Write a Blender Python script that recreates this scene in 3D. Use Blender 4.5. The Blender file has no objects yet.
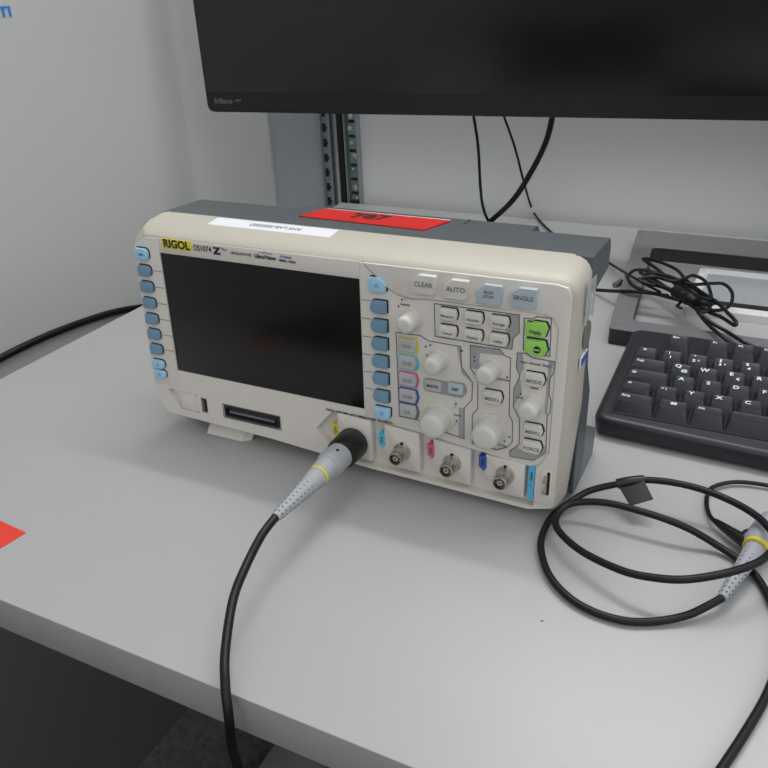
import bpy, bmesh, math, random
from mathutils import Vector, Matrix
random.seed(4)
C = bpy.context.scene.collection
SC = bpy.context.scene
PI = math.pi

# ------------------------------------------------------------------ camera
F, YAW, PITCH, ROLL = 786.5019, 0.4798, 0.4811, -0.0473
CAM = Vector((0.3985, -0.3913, 0.308))
def cam_axes():
    cy, sy, cp, sp = math.cos(YAW), math.sin(YAW), math.cos(PITCH), math.sin(PITCH)
    fwd = Vector((-sy*cp, cy*cp, -sp)); right = Vector((cy, sy, 0)); up = right.cross(fwd)
    r = right*math.cos(ROLL) + up*math.sin(ROLL); u = up*math.cos(ROLL) - right*math.sin(ROLL)
    return r, u, fwd
RR, UU, WW = cam_axes()
def on(px, py, z=0.0):          # survey point of the photograph laid on the height z
    d = RR*((px-384)/F) + UU*((384-py)/F) + WW
    return CAM + d*((z-CAM.z)/d.z)
def aty(px, py, y):             # the same on a vertical plane y = const
    d = RR*((px-384)/F) + UU*((384-py)/F) + WW
    return CAM + d*((y-CAM.y)/d.y)
def atx(px, py, x):
    d = RR*((px-384)/F) + UU*((384-py)/F) + WW
    return CAM + d*((x-CAM.x)/d.x)
cd = bpy.data.cameras.new('camera'); cam = bpy.data.objects.new('camera', cd); C.objects.link(cam)
cd.sensor_width = 36; cd.lens = F/768*36; cd.clip_start = 0.01
cam.matrix_world = Matrix(((RR.x, UU.x, -WW.x, CAM.x), (RR.y, UU.y, -WW.y, CAM.y), (RR.z, UU.z, -WW.z, CAM.z), (0, 0, 0, 1)))
SC.camera = cam

# --------------------------------------------------------------- materials
def mat(name, col, rough=0.5, metal=0.0, spec=0.5, noise=0.0, nscale=60, bump=0.0, alpha=None, coat=0.0, trans=0.0):
    m = bpy.data.materials.new(name); m.use_nodes = True
    nt = m.node_tree; b = nt.nodes['Principled BSDF']
    c = tuple((v/255)**2.2 for v in col) + (1,)
    b.inputs['Base Color'].default_value = c
    b.inputs['Roughness'].default_value = rough; b.inputs['Metallic'].default_value = metal
    b.inputs['Specular IOR Level'].default_value = spec
    b.inputs['Coat Weight'].default_value = coat
    b.inputs['Transmission Weight'].default_value = trans
    if alpha is not None: b.inputs['Alpha'].default_value = alpha
    tc = nt.nodes.new('ShaderNodeTexCoord'); n = nt.nodes.new('ShaderNodeTexNoise')
    n.inputs['Scale'].default_value = nscale; n.inputs['Detail'].default_value = 5
    nt.links.new(tc.outputs['Object'], n.inputs['Vector'])
    mx = nt.nodes.new('ShaderNodeMix'); mx.data_type = 'RGBA'; mx.blend_type = 'MULTIPLY'
    mx.inputs[0].default_value = 1.0; mx.inputs[6].default_value = c
    rp = nt.nodes.new('ShaderNodeValToRGB')
    rp.color_ramp.elements[0].position = 0.3; rp.color_ramp.elements[1].position = 0.7
    lo = max(0, 1-noise)
    rp.color_ramp.elements[0].color = (lo, lo, lo, 1); rp.color_ramp.elements[1].color = (1, 1, 1, 1)
    nt.links.new(n.outputs['Fac'], rp.inputs[0]); nt.links.new(rp.outputs[0], mx.inputs[7])
    nt.links.new(mx.outputs[2], b.inputs['Base Color'])
    if bump > 0:
        bp = nt.nodes.new('ShaderNodeBump'); bp.inputs['Strength'].default_value = bump; bp.inputs['Distance'].default_value = 0.0005
        nt.links.new(n.outputs['Fac'], bp.inputs['Height']); nt.links.new(bp.outputs[0], b.inputs['Normal'])
    return m
M = dict(
 desk=mat('desk_laminate', (167,168,167), .38, noise=.02, nscale=14),
 deskedge=mat('desk_edge', (160,160,157), .5, noise=.03),
 wall=mat('painted_wall', (196,197,196), .8, noise=.02, nscale=6, bump=.1),
 backwall=mat('back_wall_panel', (234,236,238), .8, noise=.02, nscale=5, bump=.1),
 column=mat('blue_grey_panel', (186,194,200), .7, noise=.02, nscale=5),
 carpet=mat('carpet', (84,80,78), .95, noise=.5, nscale=90, bump=.6),
 cream=mat('cream_plastic', (184,180,167), .42, noise=.015, nscale=80),
 face=mat('warm_grey_plastic', (216,211,203), .45, noise=.015, nscale=80),
 recess=mat('shaded_grey_plastic', (150,150,150), .5),
 fill=mat('grey_print', (158,160,160), .5),
 button=mat('off_white_rubber', (212,210,200), .5),
 knob=mat('white_knob_plastic', (205,203,195), .42),
 blue=mat('slate_blue_button', (112,148,172), .42),
 lblue=mat('pale_blue_button', (160,205,230), .4),
 iceblue=mat('ice_grey_button', (176,190,198), .45),
 chgrey=mat('silver_grey_button', (178,180,180), .45),
 green=mat('green_button', (150,212,100), .45),
 yellow=mat('yellow_print', (208,196,80), .5),
 rigol=mat('yellow_badge', (236,214,60), .5),
 cyan=mat('cyan_print', (95,190,210), .5),
 pink=mat('pink_print', (200,100,140), .5),
 dblue=mat('blue_print', (60,85,165), .5),
 ltblue=mat('sky_blue_print', (90,175,220), .5),
 ink=mat('dark_ink', (45,45,48), .6),
 midink=mat('grey_ink', (105,105,108), .6),
 screen=mat('black_glass', (20,19,18), .22, spec=.4),
 housing=mat('charcoal_plastic', (82,88,91), .5, noise=.08, nscale=300, bump=.15),
 housing2=mat('mid_grey_plastic', (112,115,124), .5, noise=.05, nscale=300),
 steel=mat('nickel', (190,185,172), .28, metal=1),
 dark=mat('black_hole', (22,22,23), .6),
 white=mat('white_paper', (222,225,230), .6),
 red=mat('red_label', (200,38,30), .5, noise=.1, nscale=40),
 tape=mat('red_tape', (215,60,40), .5),
 rubber=mat('black_rubber', (24,24,27), .38, noise=.1, nscale=200),
 cable=mat('black_cable', (20,20,24), .45, spec=.35, noise=.1, nscale=300),
 bootg=mat('grey_boot', (158,161,166), .5),
 monitor=mat('monitor_bezel', (30,31,34), .5, noise=.05, nscale=200),
 panel=mat('monitor_panel', (18,18,20), .25, spec=.7),
 standm=mat('stand_grey', (112,110,113), .4, noise=.03, nscale=120),
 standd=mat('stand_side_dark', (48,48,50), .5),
 kcase=mat('keyboard_case', (38,39,44), .42, noise=.05, nscale=400, bump=.1),
 key=mat('keycap', (48,50,55), .48, noise=.05, nscale=400, bump=.1),
 legend=mat('key_legend', (235,238,240), .5),
 clear=mat('clear_plastic', (205,210,210), .15, alpha=.45),
 sticker=mat('hologram_sticker', (128,128,112), .35, noise=.2, nscale=200),
 tray=mat('white_tray', (215,216,216), .35),
 grille=mat('grey_tray', (150,154,156), .35),
 alu=mat('slotted_steel', (150,156,160), .4, metal=.3),
 shiny=mat('bright_steel', (130,150,145), .12, metal=.9),
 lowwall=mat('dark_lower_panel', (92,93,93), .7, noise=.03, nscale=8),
 signblue=mat('sign_blue', (45,130,220), .5),
)

# ----------------------------------------------------------------- helpers
class MB:
    def __init__(s): s.bm = bmesh.new(); s.mats = []
    def mi(s, m):
        m = M[m] if isinstance(m, str) else m
        if m not in s.mats: s.mats.append(m)
        return s.mats.index(m)
    def merge(s, t, m, mx=None):
        i = s.mi(m)
        if mx is not None: bmesh.ops.transform(t, matrix=mx, verts=t.verts)
        bmesh.ops.recalc_face_normals(t, faces=t.faces)
        me = bpy.data.meshes.new('tmp'); t.to_mesh(me); t.free()
        n = len(s.bm.faces); s.bm.from_mesh(me); s.bm.faces.ensure_lookup_table()
        for f in s.bm.faces[n:]: f.material_index = i
        bpy.data.meshes.remove(me)
    def prism(s, pts, d0, d1, m, bevel=0, plane='xz', mx=None, top=None, seg=2):
        """polygon extruded from depth d0 to d1; top = (scale_u, scale_v) shrinks the d0 end"""
        t = bmesh.new()
        cu = sum(p[0] for p in pts)/len(pts); cv = sum(p[1] for p in pts)/len(pts)
        def P(u, v, d): return {'xz': (u, d, v), 'xy': (u, v, d), 'yz': (d, u, v)}[plane]
        su, sv = top or (1, 1)
        a = [t.verts.new(P(cu+(u-cu)*su, cv+(v-cv)*sv, d0)) for u, v in pts]
        b = [t.verts.new(P(u, v, d1)) for u, v in pts]
        fa = t.faces.new(a); t.faces.new(list(reversed(b)))
        n = len(pts)
        for i in range(n): t.faces.new((a[i], b[i], b[(i+1) % n], a[(i+1) % n]))
        if bevel: bmesh.ops.bevel(t, geom=list(fa.edges), offset=bevel, segments=seg, affect='EDGES', profile=.5)
        s.merge(t, m, mx); return s
    def box(s, x0, x1, y0, y1, z0, z1, m, bevel=0, mx=None, seg=2):
        t = bmesh.new(); bmesh.ops.create_cube(t, size=1)
        for v in t.verts: v.co = ((x0+x1)/2+v.co.x*(x1-x0), (y0+y1)/2+v.co.y*(y1-y0), (z0+z1)/2+v.co.z*(z1-z0))
        if bevel: bmesh.ops.bevel(t, geom=list(t.edges), offset=bevel, segments=seg, affect='EDGES', profile=.5)
        s.merge(t, m, mx); return s
    def loft(s, rings, m, cap0=True, cap1=True, mx=None, closed=False):
        t = bmesh.new(); R = [[t.verts.new(p) for p in r] for r in rings]; n = len(rings[0])
        L = list(zip(R, R[1:])) + ([(R[-1], R[0])] if closed else [])
        for a, b in L:
            for i in range(n): t.faces.new((a[i], a[(i+1) % n], b[(i+1) % n], b[i]))
        if not closed:
            if cap0: t.faces.new(list(reversed(R[0])))
            if cap1: t.faces.new(R[-1])
        s.merge(t, m, mx); return s
    def lathe(s, o, ax, prof, m, seg=32, mx=None, flute=0, nfl=0):
        ax = Vector(ax).normalized(); o = Vector(o)
        q = Vector((0, 0, 1)) if abs(ax.z) < .9 else Vector((1, 0, 0))
        u = ax.cross(q).normalized(); v = ax.cross(u)
        rings = []
        for d, r in prof:
            rg = []
            for k in range(seg):
                a = 2*PI*k/seg; rr = r*(1-flute*(.5+.5*math.cos(a*nfl))) if flute else r
                rg.append(o+ax*d+(u*math.cos(a)+v*math.sin(a))*max(rr, 1e-5))
            rings.append(rg)
        return s.loft(rings, m, mx=mx)
    def tube(s, pts, r, m, seg=10, closed=False):
        pts = [Vector(p) for p in pts]; n = len(pts); rings = []; prev = None
        for i, p in enumerate(pts):
            if closed: tg = pts[(i+1) % n]-pts[i-1]
            else: tg = pts[min(i+1, n-1)]-pts[max(i-1, 0)]
            tg.normalize()
            if prev is None:
                q = Vector((0, 0, 1)) if abs(tg.z) < .9 else Vector((1, 0, 0)); u = tg.cross(q).normalized()
            else: u = (prev-tg*prev.dot(tg)).normalized()
            prev = u; v = tg.cross(u)
            rr = r(i/(n-1)) if callable(r) else r
            rings.append([p+(u*math.cos(2*PI*k/seg)+v*math.sin(2*PI*k/seg))*rr for k in range(seg)])
        return s.loft(rings, m, closed=closed)
    def text(s, txt, size, mx, m, sx=1.0, bold=0.0, align='CENTER', extrude=0.00008):
        cu = bpy.data.curves.new('t', 'FONT'); cu.body = txt; cu.size = size; cu.align_x = align; cu.align_y = 'CENTER'
        cu.resolution_u = 3; cu.offset = bold*size; cu.extrude = extrude
        o = bpy.data.objects.new('t', cu); C.objects.link(o)
        bpy.context.view_layer.update()
        me = bpy.data.meshes.new_from_object(o.evaluated_get(bpy.context.evaluated_depsgraph_get()))
        t = bmesh.new(); t.from_mesh(me)
        bpy.data.objects.remove(o); bpy.data.curves.remove(cu); bpy.data.meshes.remove(me)
        bmesh.ops.transform(t, matrix=mx @ Matrix.Diagonal((sx, 1, 1, 1)), verts=t.verts)
        i = s.mi(m); me = bpy.data.meshes.new('tmp'); t.to_mesh(me); t.free()
        n = len(s.bm.faces); s.bm.from_mesh(me); s.bm.faces.ensure_lookup_table()
        for f in s.bm.faces[n:]: f.material_index = i
        bpy.data.meshes.remove(me); return s
    def build(s, name, parent=None, label=None, angle=40, loc=None):
        me = bpy.data.meshes.new(name)
        if loc is not None:
            bmesh.ops.translate(s.bm, vec=-Vector(loc), verts=s.bm.verts)
        s.bm.to_mesh(me); s.bm.free()
        for m in s.mats: me.materials.append(m)
        for p in me.polygons: p.use_smooth = True
        me.set_sharp_from_angle(angle=math.radians(angle))
        o = bpy.data.objects.new(name, me); C.objects.link(o); o.parent = parent
        if loc is not None: o.location = loc
        if label: o['label'] = label
        return o
def tag(o, label=None, cat=None, group=None, kind=None):
    if label: o['label'] = label
    if cat: o['category'] = cat
    if group: o['group'] = group
    if kind: o['kind'] = kind
    return o
def empty(name, loc, rot=(0, 0, 0)):
    o = bpy.data.objects.new(name, None); o.empty_display_size = .02; C.objects.link(o)
    o.location = loc; o.rotation_euler = rot; return o
def rpoly(corners, k=5):
    """corners (u, v, r) -> rounded polygon, k+1 points per corner"""
    out = []; n = len(corners)
    for i in range(n):
        p = Vector(corners[i][:2]); r = max(corners[i][2], 1e-5)
        a = (Vector(corners[i-1][:2])-p).normalized(); b = (Vector(corners[(i+1) % n][:2])-p).normalized()
        ang = a.angle(b); d = min(r/math.tan(ang/2), .49*min((Vector(corners[i-1][:2])-p).length, (Vector(corners[(i+1) % n][:2])-p).length))
        s0 = p+a*d; s1 = p+b*d
        for j in range(k+1):
            t = j/k; out.append(tuple(s0*(1-t)**2+p*2*t*(1-t)+s1*t*t))
    return out
def smooth(pts, n=8, closed=False):
    P = [Vector(p) for p in pts]; out = []; N = len(P)
    g = (lambda i: P[i % N]) if closed else (lambda i: P[max(0, min(N-1, i))])
    for i in range(N if closed else N-1):
        a, b, c, d = g(i-1), g(i), g(i+1), g(i+2)
        for j in range(n):
            t = j/n
            out.append(.5*((2*b)+(c-a)*t+(2*a-5*b+4*c-d)*t*t+(3*b-a-3*c+d)*t**3))
    if not closed: out.append(P[-1])
    return out
def cut(o, cutters):
    """subtract prisms [(pts, y0, y1)] from a mesh object, result stays one mesh"""
    for pts, y0, y1 in cutters:
        c = MB().prism(pts, y0, y1, 'recess').build('cutter')
        md = o.modifiers.new('b', 'BOOLEAN'); md.operation = 'DIFFERENCE'; md.object = c; md.solver = 'EXACT'
        bpy.context.view_layer.update()
        me = bpy.data.meshes.new_from_object(o.evaluated_get(bpy.context.evaluated_depsgraph_get()))
        o.modifiers.clear(); o.data = me; bpy.data.objects.remove(c)
    for p in o.data.polygons: p.use_smooth = True
    o.data.set_sharp_from_angle(angle=math.radians(30))
XZ = Matrix.Rotation(PI/2, 4, 'X')            # text lying on a plane that faces -y
def tx(x, z, y=-0.0003, rot=0): return Matrix.Translation((x, y, z)) @ XZ @ Matrix.Rotation(rot, 4, 'Z')
mm = lambda L: [tuple(v/1000 for v in p) for p in L]

# ------------------------------------------------------------- the setting
DX0, DX1, DY0, DY1 = -0.2, 1.35, -0.188, 0.647
WX = -0.326; BY = 0.664; FZ = -0.74
tag(MB().box(-2.0, 3.0, -2.5, 2.6, FZ-.05, FZ, 'carpet').build('floor'), kind='structure')
tag(MB().box(WX-.08, WX, -2.5, BY+.08, FZ, 1.96, 'wall').build('wall_left'), kind='structure')
tag(MB().box(WX, 3.0, BY, BY+.08, FZ, 1.96, 'backwall').build('wall_back'), kind='structure')
tag(MB().box(WX, aty(322.5,150,.66).x, BY-.004, BY+.0, FZ, 1.96, 'column', bevel=.001).build('trim_1'), kind='structure')

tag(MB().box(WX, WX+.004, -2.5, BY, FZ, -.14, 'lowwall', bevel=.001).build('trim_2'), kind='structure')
# slotted shelf uprights standing on the back wall
def slotted(name, x0, x1, y0, m, label, slot, lab2=None):
    r = empty(name, ((x0+x1)/2, y0, FZ))
    w = x1-x0
    b = MB(); b.box(-w/2, -w/2+.003, 0, BY-y0, 0, 2.6, m); b.box(w/2-.003, w/2, 0, BY-y0, 0, 2.6, m)
    b.box(-w/2, w/2, .004, .007, 0, 2.6, m); b.build('rail', r)
    s = MB(); z = .60
    while z < 1.35:
        s.box(-w*.2, w*.05, .0028, .0045, z, z+.012, slot); s.box(w*.12, w*.25, .0028, .0045, z+.004, z+.008, slot); z += .022
    s.build('slots', r); tag(r, label, 'shelf rail'); return r
slotted('shelf_rail', aty(321.5,150,.655).x, aty(332,150,.655).x, .6505, 'alu', 'grey slotted shelf upright on the wall beside the blue-grey panel', 'dark')
xr = aty(352,150,.655).x; r = empty('shelf_rail', (xr, .6535, FZ))
MB().box(-.022, -.013, -.002, .0105, 0, 2.6, 'dark').build('edge_strip', r, 'black strip along the rail edge')
b = MB(); b.box(-.011, -.0095, -.002, .0105, 0, 2.6, 'alu'); b.box(.0095, .011, -.002, .0105, 0, 2.6, 'alu'); b.box(-.0095, .0095, .004, .008, 0, 2.6, 'shiny'); b.build('rail', r)
b = MB(); z = .70; k = 0
while z < 1.1:
    rb_ = random.choice((.0024, .0036, .0052)); b.lathe((random.uniform(-.003, .003), .004, z+random.uniform(-.005, .005)), (0, -1, 0), [(0, rb_), (.0012, rb_*.95), (.002, rb_*.6), (.0022, 0)], random.choice(('steel', 'white', 'white')), seg=12)  # white heads paint in the rail's glints
    b.box(-.005, .005, .0028, .0042, z+.009, z+.013, 'dark'); z += .021
b.build('glint_bolts', r)
tag(r, 'shiny metal upright with bolt heads painted white as glints and a black edge strip on the wall', 'shelf rail')

# desk
dk = empty('desk', ((DX0+DX1)/2, (DY0+DY1)/2, FZ))
b = MB(); b.box(DX0, DX1, DY0, DY1, -.0255, 0, 'desk', bevel=.0012)
for f in b.bm.faces:
    if abs(f.normal.z) < .5: f.material_index = b.mi('deskedge')
o = b.build('tabletop'); o.parent = dk; o.location = -Vector(dk.location)
for x in (DX0+.1, DX1-.1):
    o = MB().box(x-.03, x+.03, DY1-.12, DY1-.06, FZ+.03, -.0255, 'standm', bevel=.003).build('leg', dk); o.location = -Vector(dk.location)
    o = MB().box(x-.04, x+.04, DY1-.62, DY1-.02, FZ, FZ+.03, 'standm', bevel=.003).build('foot', dk); o.location = -Vector(dk.location)
tag(dk, 'white laminate desk with a grey front edge carrying the instrument', 'desk')

# sign lettering on the left wall (only its end is in frame)
a = atx(0, 12.5, WX+.0006)
mx = Matrix.Translation((WX+.0006, atx(11.5, 12.5, WX).y, a.z)) @ Matrix.Rotation(PI/2, 4, 'Z') @ Matrix.Rotation(PI/2, 4, 'X')
o = MB().text('TI', .0128, mx, 'signblue', bold=.03, align='RIGHT', sx=1.45).build('wall_lettering')
tag(o, 'small bright blue letters on the left wall at the top corner', 'lettering')

# red tape piece on the desk
b = MB(); p0, p1, p2 = on(26, 533, 0), on(0, 521, 0), on(0, 549, 0)
d0 = (p1-p0)*1.5; d1 = (p2-p0)*1.9
b.prism([(p.x, p.y) for p in (p0, p0+d0, p0+d0+d1, p0+d1)], .0004, .0, 'tape', plane='xy')
tag(b.build('tape_piece'), 'bright orange-red tape patch on the left of the white desk', 'tape')

# ------------------------------------------------------------ oscilloscope
TILT, H0 = .0395, .0132
osc = empty('oscilloscope', (0, 0, H0), (-TILT, 0, 0))
tag(osc, 'cream bench oscilloscope with a dark screen, blue softkeys and charcoal rear standing on the desk', 'oscilloscope')
def ring(y, corners): return [(u/1000, y/1000, v/1000) for u, v in rpoly(corners, 5)]
bz = MB()
def outl(g, lm, bz_, tl, zt, xr, rtop=12):
    """left bulge g, bottom drop bz_, two top-left corners, top z, right x"""
    return [(-3.3+g+lm, 26, 6), (4.6+g+lm, 2.4+bz_, 4), (100, .6+bz_, 3), (181, -4.2+bz_*.7, 3), (291, -6+bz_*.5, 3), (307+xr*.4, -1.6+bz_*.9, 3), (309+xr, 60, 4), (308.5+xr, zt, rtop), (tl[2], tl[3], 4), (tl[0], tl[1], 3), (-3.8+g+lm, 70, 10)]
R_ = [ring(32, outl(5.5, 0, -8, (2.2, 145, 5, 151), 151, 2.8, 12)),
 ring(29, outl(4, 0, -7, (.8, 146, 4.0, 151), 151, 3.8, 13)),
 ring(16, outl(1.8, 0, -4.5, (-.6, 144.5, 3.6, 148.6), 148.4, 3.6, 13)),
 ring(7,  outl(.4, 0, -2.2, (-1, 139.5, 5.5, 146.0), 145.8, 2.4, 12)),
 ring(3,  outl(0, 0, -.6, (-.9, 136, 9.5, 143.6), 144, 1.0, 10))]
bz.loft(R_, 'cream', cap1=False)
# flat front at y = 1.4 mm with the openings left free
OUT = [(u/1000, v/1000) for u, v in rpoly(outl(1.0, 0, .8, (.2, 134.6, 11, 142.2), 142.2, -1.0, 9), 5)]
LAST = R_[-1]
t = bmesh.new(); Rr = [[t.verts.new(p) for p in L] for L in (LAST, [(u, .0014, v) for u, v in OUT])]
for i in range(len(OUT)): t.faces.new((Rr[0][i], Rr[0][(i+1) % len(OUT)], Rr[1][(i+1) % len(OUT)], Rr[1][i]))
holes = [([(22.2,41.2),(178.0,41.2),(178.0,130.5),(22.2,130.5)], 3.2, 'recess'),
  ([(139,18),(153.5,34.5),(171,35.4),(210,33.4),(252,29),(288,26),(294.4,25.6),(294.2,-2.6),(182,-1.2),(156,1.2)], 7, 'face'),
  ([(9.5,24.3),(37.6,24.0),(37.6,8.5),(19.5,8.5)], 5, 'face'),
  ([(39.9,22.5),(45.6,22.5),(45.6,9.8),(39.9,9.8)], 6, 'dark'),
  ([(61,20.6),(109.5,20.6),(109.5,11.2),(61,11.2)], 6, 'dark')]
bz.merge(t, 'cream')
t = bmesh.new(); ed = []
for L in [OUT]+[mm(h[0]) for h in holes]:
    vs = [t.verts.new((u, .0014, v)) for u, v in L]
    ed += [t.edges.new((vs[i], vs[(i+1) % len(vs)])) for i in range(len(vs))]
bmesh.ops.triangle_fill(t, use_beauty=True, edges=ed, normal=(0, -1, 0))
bz.merge(t, 'face')
for L, dep, fm in holes:
    L = mm(L); t = bmesh.new(); A_ = [t.verts.new((u, .0014, v)) for u, v in L]; B_ = [t.verts.new((u, dep/1000, v)) for u, v in L]
    for i in range(len(L)): t.faces.new((A_[i], A_[(i+1) % len(L)], B_[(i+1) % len(L)], B_[i]))
    bz.merge(t, 'face')
    t = bmesh.new(); t.faces.new([t.verts.new((u, dep/1000, v)) for u, v in L]); bz.merge(t, fm)
bmesh.ops.remove_doubles(bz.bm, verts=bz.bm.verts, dist=1e-6)
bez = bz.build('front_housing', osc)
# raised cream surround along the top, the diagonal and the right side
b = MB()
b.prism(mm([(181,141.6),(197.5,127.5),(203,124.6),(213,122.6),(222,124.2),(292,125.6),(299,124),(303,118),(303,38),(300,33),(294.6,26.5),(294.6,1.5),(306,.8),(308,60),(308,136),(306,141),(300,142.4)]), .0001, .003, 'face', bevel=.0007)
b.build('raised_surround', osc)
# display field, flat
b = MB(); b.prism(mm([(-1.6,28),(22.0,28),(22.0,141),(12,140.6),(1.2,134),(-1.8,70)]), .0006, .003, 'face', bevel=.0004)
b.prism(mm([(22.0,130.8),(178.8,130.8),(178.8,141.9),(22.0,140.9)]), .0006, .003, 'face', bevel=.0004)
b.prism(mm([(178.8,36),(302,36),(302.2,118),(298.5,123),(291,124.8),(222,123.4),(213,121.6),(203,123.6),(196.5,126.6),(182.2,140),(178.8,141.9)]), .0006, .003, 'face', bevel=.0004)
b.build('control_fascia', osc, 'warm grey fascia carrying the keys')
# screen
b = MB(); b.box(.0223, .1779, .0016, .0030, .0413, .1304, 'screen', bevel=.0003)
b.build('screen', osc, 'dark glass display, switched off')
# softkey guide lines + logo strip printing
for z in (115.5, 103.5, 91.3, 79.2, 67.2, 55.2):
    MB().box(.0142, .0222, .0003, .0007, (z+1.3)/1000, (z+1.6)/1000, 'midink').build('guide_line', osc); MB().box(.1793, .1856, .0003, .0007, (z+2.2)/1000, (z+2.5)/1000, 'midink').build('guide_line', osc)
b = MB(); b.box(.0262, .0515, .0002, .0008, .1345, .1413, 'rigol'); b.text('RIGOL', .0078, tx(.0388, .1379, 0), 'ink', sx=1.0, bold=.035)
b.build('brand_badge', osc, 'yellow badge with black lettering')
b = MB(); b.text('DS1074', .0056, tx(.0604, .1374, .0003), 'ink', sx=.84, bold=.005)
b.text('Z', .0064, tx(.0722, .1370, .0003), 'ink', bold=.06, sx=1.25); b.text('Plus', .0026, tx(.0785, .1388, .0003), 'midink')
b.text('OSCILLOSCOPE', .0024, tx(.0915, .1372, .0003), 'midink', bold=.02); b.text('UltraVision', .0036, tx(.1105, .1370, .0003), 'ink', bold=.025)
b.text('4 Channel', .0021, tx(.1262, .1389, .0003), 'dblue', bold=.02); b.text('70MHz 1GSa/s', .0021, tx(.1272, .1362, .0003), 'ink', bold=.02)
b.tube([Vector((.105+i*.0006, .0003, .1398+.0012*math.exp(-((i-9)/2.2)**2)*math.cos((i-9)*1.1))) for i in range(20)], .00018, 'dblue', seg=5)
b.build('model_lettering', osc)

# left and right softkeys
def dkey(w, h, side):       # flat on one side, rounded on the other
    s = [(-w/2, -h/2, .0008), (w/2, -h/2, .0036), (w/2, h/2, .0036), (-w/2, h/2, .0008)] if side > 0 else [(-w/2, -h/2, .0036), (w/2, -h/2, .0008), (w/2, h/2, .0008), (-w/2, h/2, .0036)]
    return rpoly(s, 5)
def at(pts, x, z, s=1): return [(x+u*s, z+v*s) for u, v in pts]
def key(name, pts, x, z, m, h=.0018, txt=None, size=.0026, label=None, tm='ink', rim='ink', top=(.93, .9), tz=-.0001, bold=.01, icon=None):
    b = MB(); b.prism(at(pts, x+.0004, z+.0005, 1.03), .0003, .0012, rim, top=(1, 1))
    b.prism(at(pts, x-.0002, z-.0001), -h, .0012, m, bevel=.0005, top=top, seg=3)
    if txt: b.text(txt, size, tx(x-.0002, z+tz, -h-.00012), tm, bold=bold)
    if icon: icon(b, x, z, -h-.0001)
    return b.build(name, osc, label)
def tri(up):
    def f(b, x, z, y):
        s = 1 if up else -1
        b.tube([(x-.0013, y, z-.0008*s), (x+.0013, y, z-.0008*s), (x, y, z+.0012*s)], .00022, 'dblue', seg=5, closed=True)
    return f
def sq(b, x, z, y): b.box(x-.0022, x+.0018, y-.0001, y+.0002, z-.0006, z+.0006, 'dblue')
KZ = [127.6, 115.5, 103.5, 91.3, 79.2, 67.2, 55.2]
for i, z in enumerate(KZ):
    key('softkey', dkey(.0112, .0082 if i else .0088, 1), (7.6-(127.6-z)*.012)/1000, z/1000+.0008, 'blue' if i else 'lblue', label=None if i else 'pale blue menu key', icon=None if i else sq)
key('softkey', dkey(.0112, .0070, 1), .0066, .0443, 'lblue', label='pale blue page-up key', icon=tri(True))
key('softkey', dkey(.0112, .0070, 1), .0065, .0363, 'lblue', label='pale blue page-down key', icon=tri(False))
key('softkey', rpoly([(-.0058, -.0045, .001), (.0058, -.0045, .001), (.0058, .001, .0012), (.002, .0048, .0012), (-.0058, .0048, .001)], 4), .1912, .1290, 'lblue', label='pale blue upper key with a triangle', icon=tri(True))
for z in (115.6, 103.2, 91.2, 79.2, 67.2, 54.8):
    key('softkey', dkey(.0112, .0086, -1), .1916, z/1000-.0006, 'blue')
key('softkey', rpoly([(-.0058, -.0045, .0045), (.0058, -.0045, .0045), (.0058, .0042, .0008), (-.0058, .0042, .0008)], 4), .1924, .0424, 'lblue', label='pale blue lower key with a triangle', icon=tri(False))

# top row CLEAR / AUTO / RUN-STOP / SINGLE
tk = [(-.0078, -.0062, .0014), (.0072, -.0062, .0012), (.0080, .0062, .0006), (-.0028, .0062, .0008), (-.0078, .0018, .0010)]
for x, z, m, t, s in ((222.4, 133.6, 'button', 'CLEAR', .0040), (242.6, 133.2, 'button', 'AUTO', .0042), (262.4, 132.8, 'iceblue', 'RUN\nSTOP', .0026), (282.4, 133.4, 'iceblue', 'SINGLE', .0036)):
    key('key', rpoly(tk, 4), x/1000, z/1000, m, h=.0030, txt=t, size=s, tm='midink', label='%s key marked %s' % ('cream' if m == 'button' else 'ice-blue', t.replace('\n', '/')))
# menu keys
mk = [(-.0056, -.0037, .001), (.0050, -.0037, .0014), (.0058, 0, .001), (.0050, .0037, .0014), (-.0056, .0037, .001)]
for x, z, t in ((236.8, 116.5, 'Measure'), (252.6, 116.5, 'Acquire'), (268.2, 116.3, 'Storage'), (236.8, 105.8, 'Cursor'), (252.6, 105.6, 'Display'), (268.2, 105.6, 'Utility')):
    key('key', rpoly(mk, 3), (x+.6)/1000, (z+.4)/1000, 'button', h=.0024, txt=t, size=.0024, tm='midink', tz=-.0008, label='off-white key marked ' + t)
hk = [(-.0064, -.0046, .001), (.0052, -.0046, .001), (.0068, .0012, .001), (.0052, .0046, .001), (-.0018, .0046, .001), (-.0032, .0036, .001), (-.0064, .0036, .001)]
key('key', rpoly(hk, 3), .2903, .1156, 'green', h=.0024, txt='Help', size=.0036, tz=-.0014, label='green key marked Help')
def glob(b, x, z, y): b.lathe((x+.001, y+.0002, z-.0008), (0, -1, 0), [(0, .0022), (.0003, .0022), (.0003, 0)], 'ink', seg=16); b.box(x-.0008, x+.0028, y-.0004, y, z-.0012, z-.0004, 'green')
key('key', rpoly([(a, -c, r) for a, c, r in reversed(hk)], 3), .2906, .1048, 'green', h=.0024, icon=glob, label='green print key')
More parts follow.
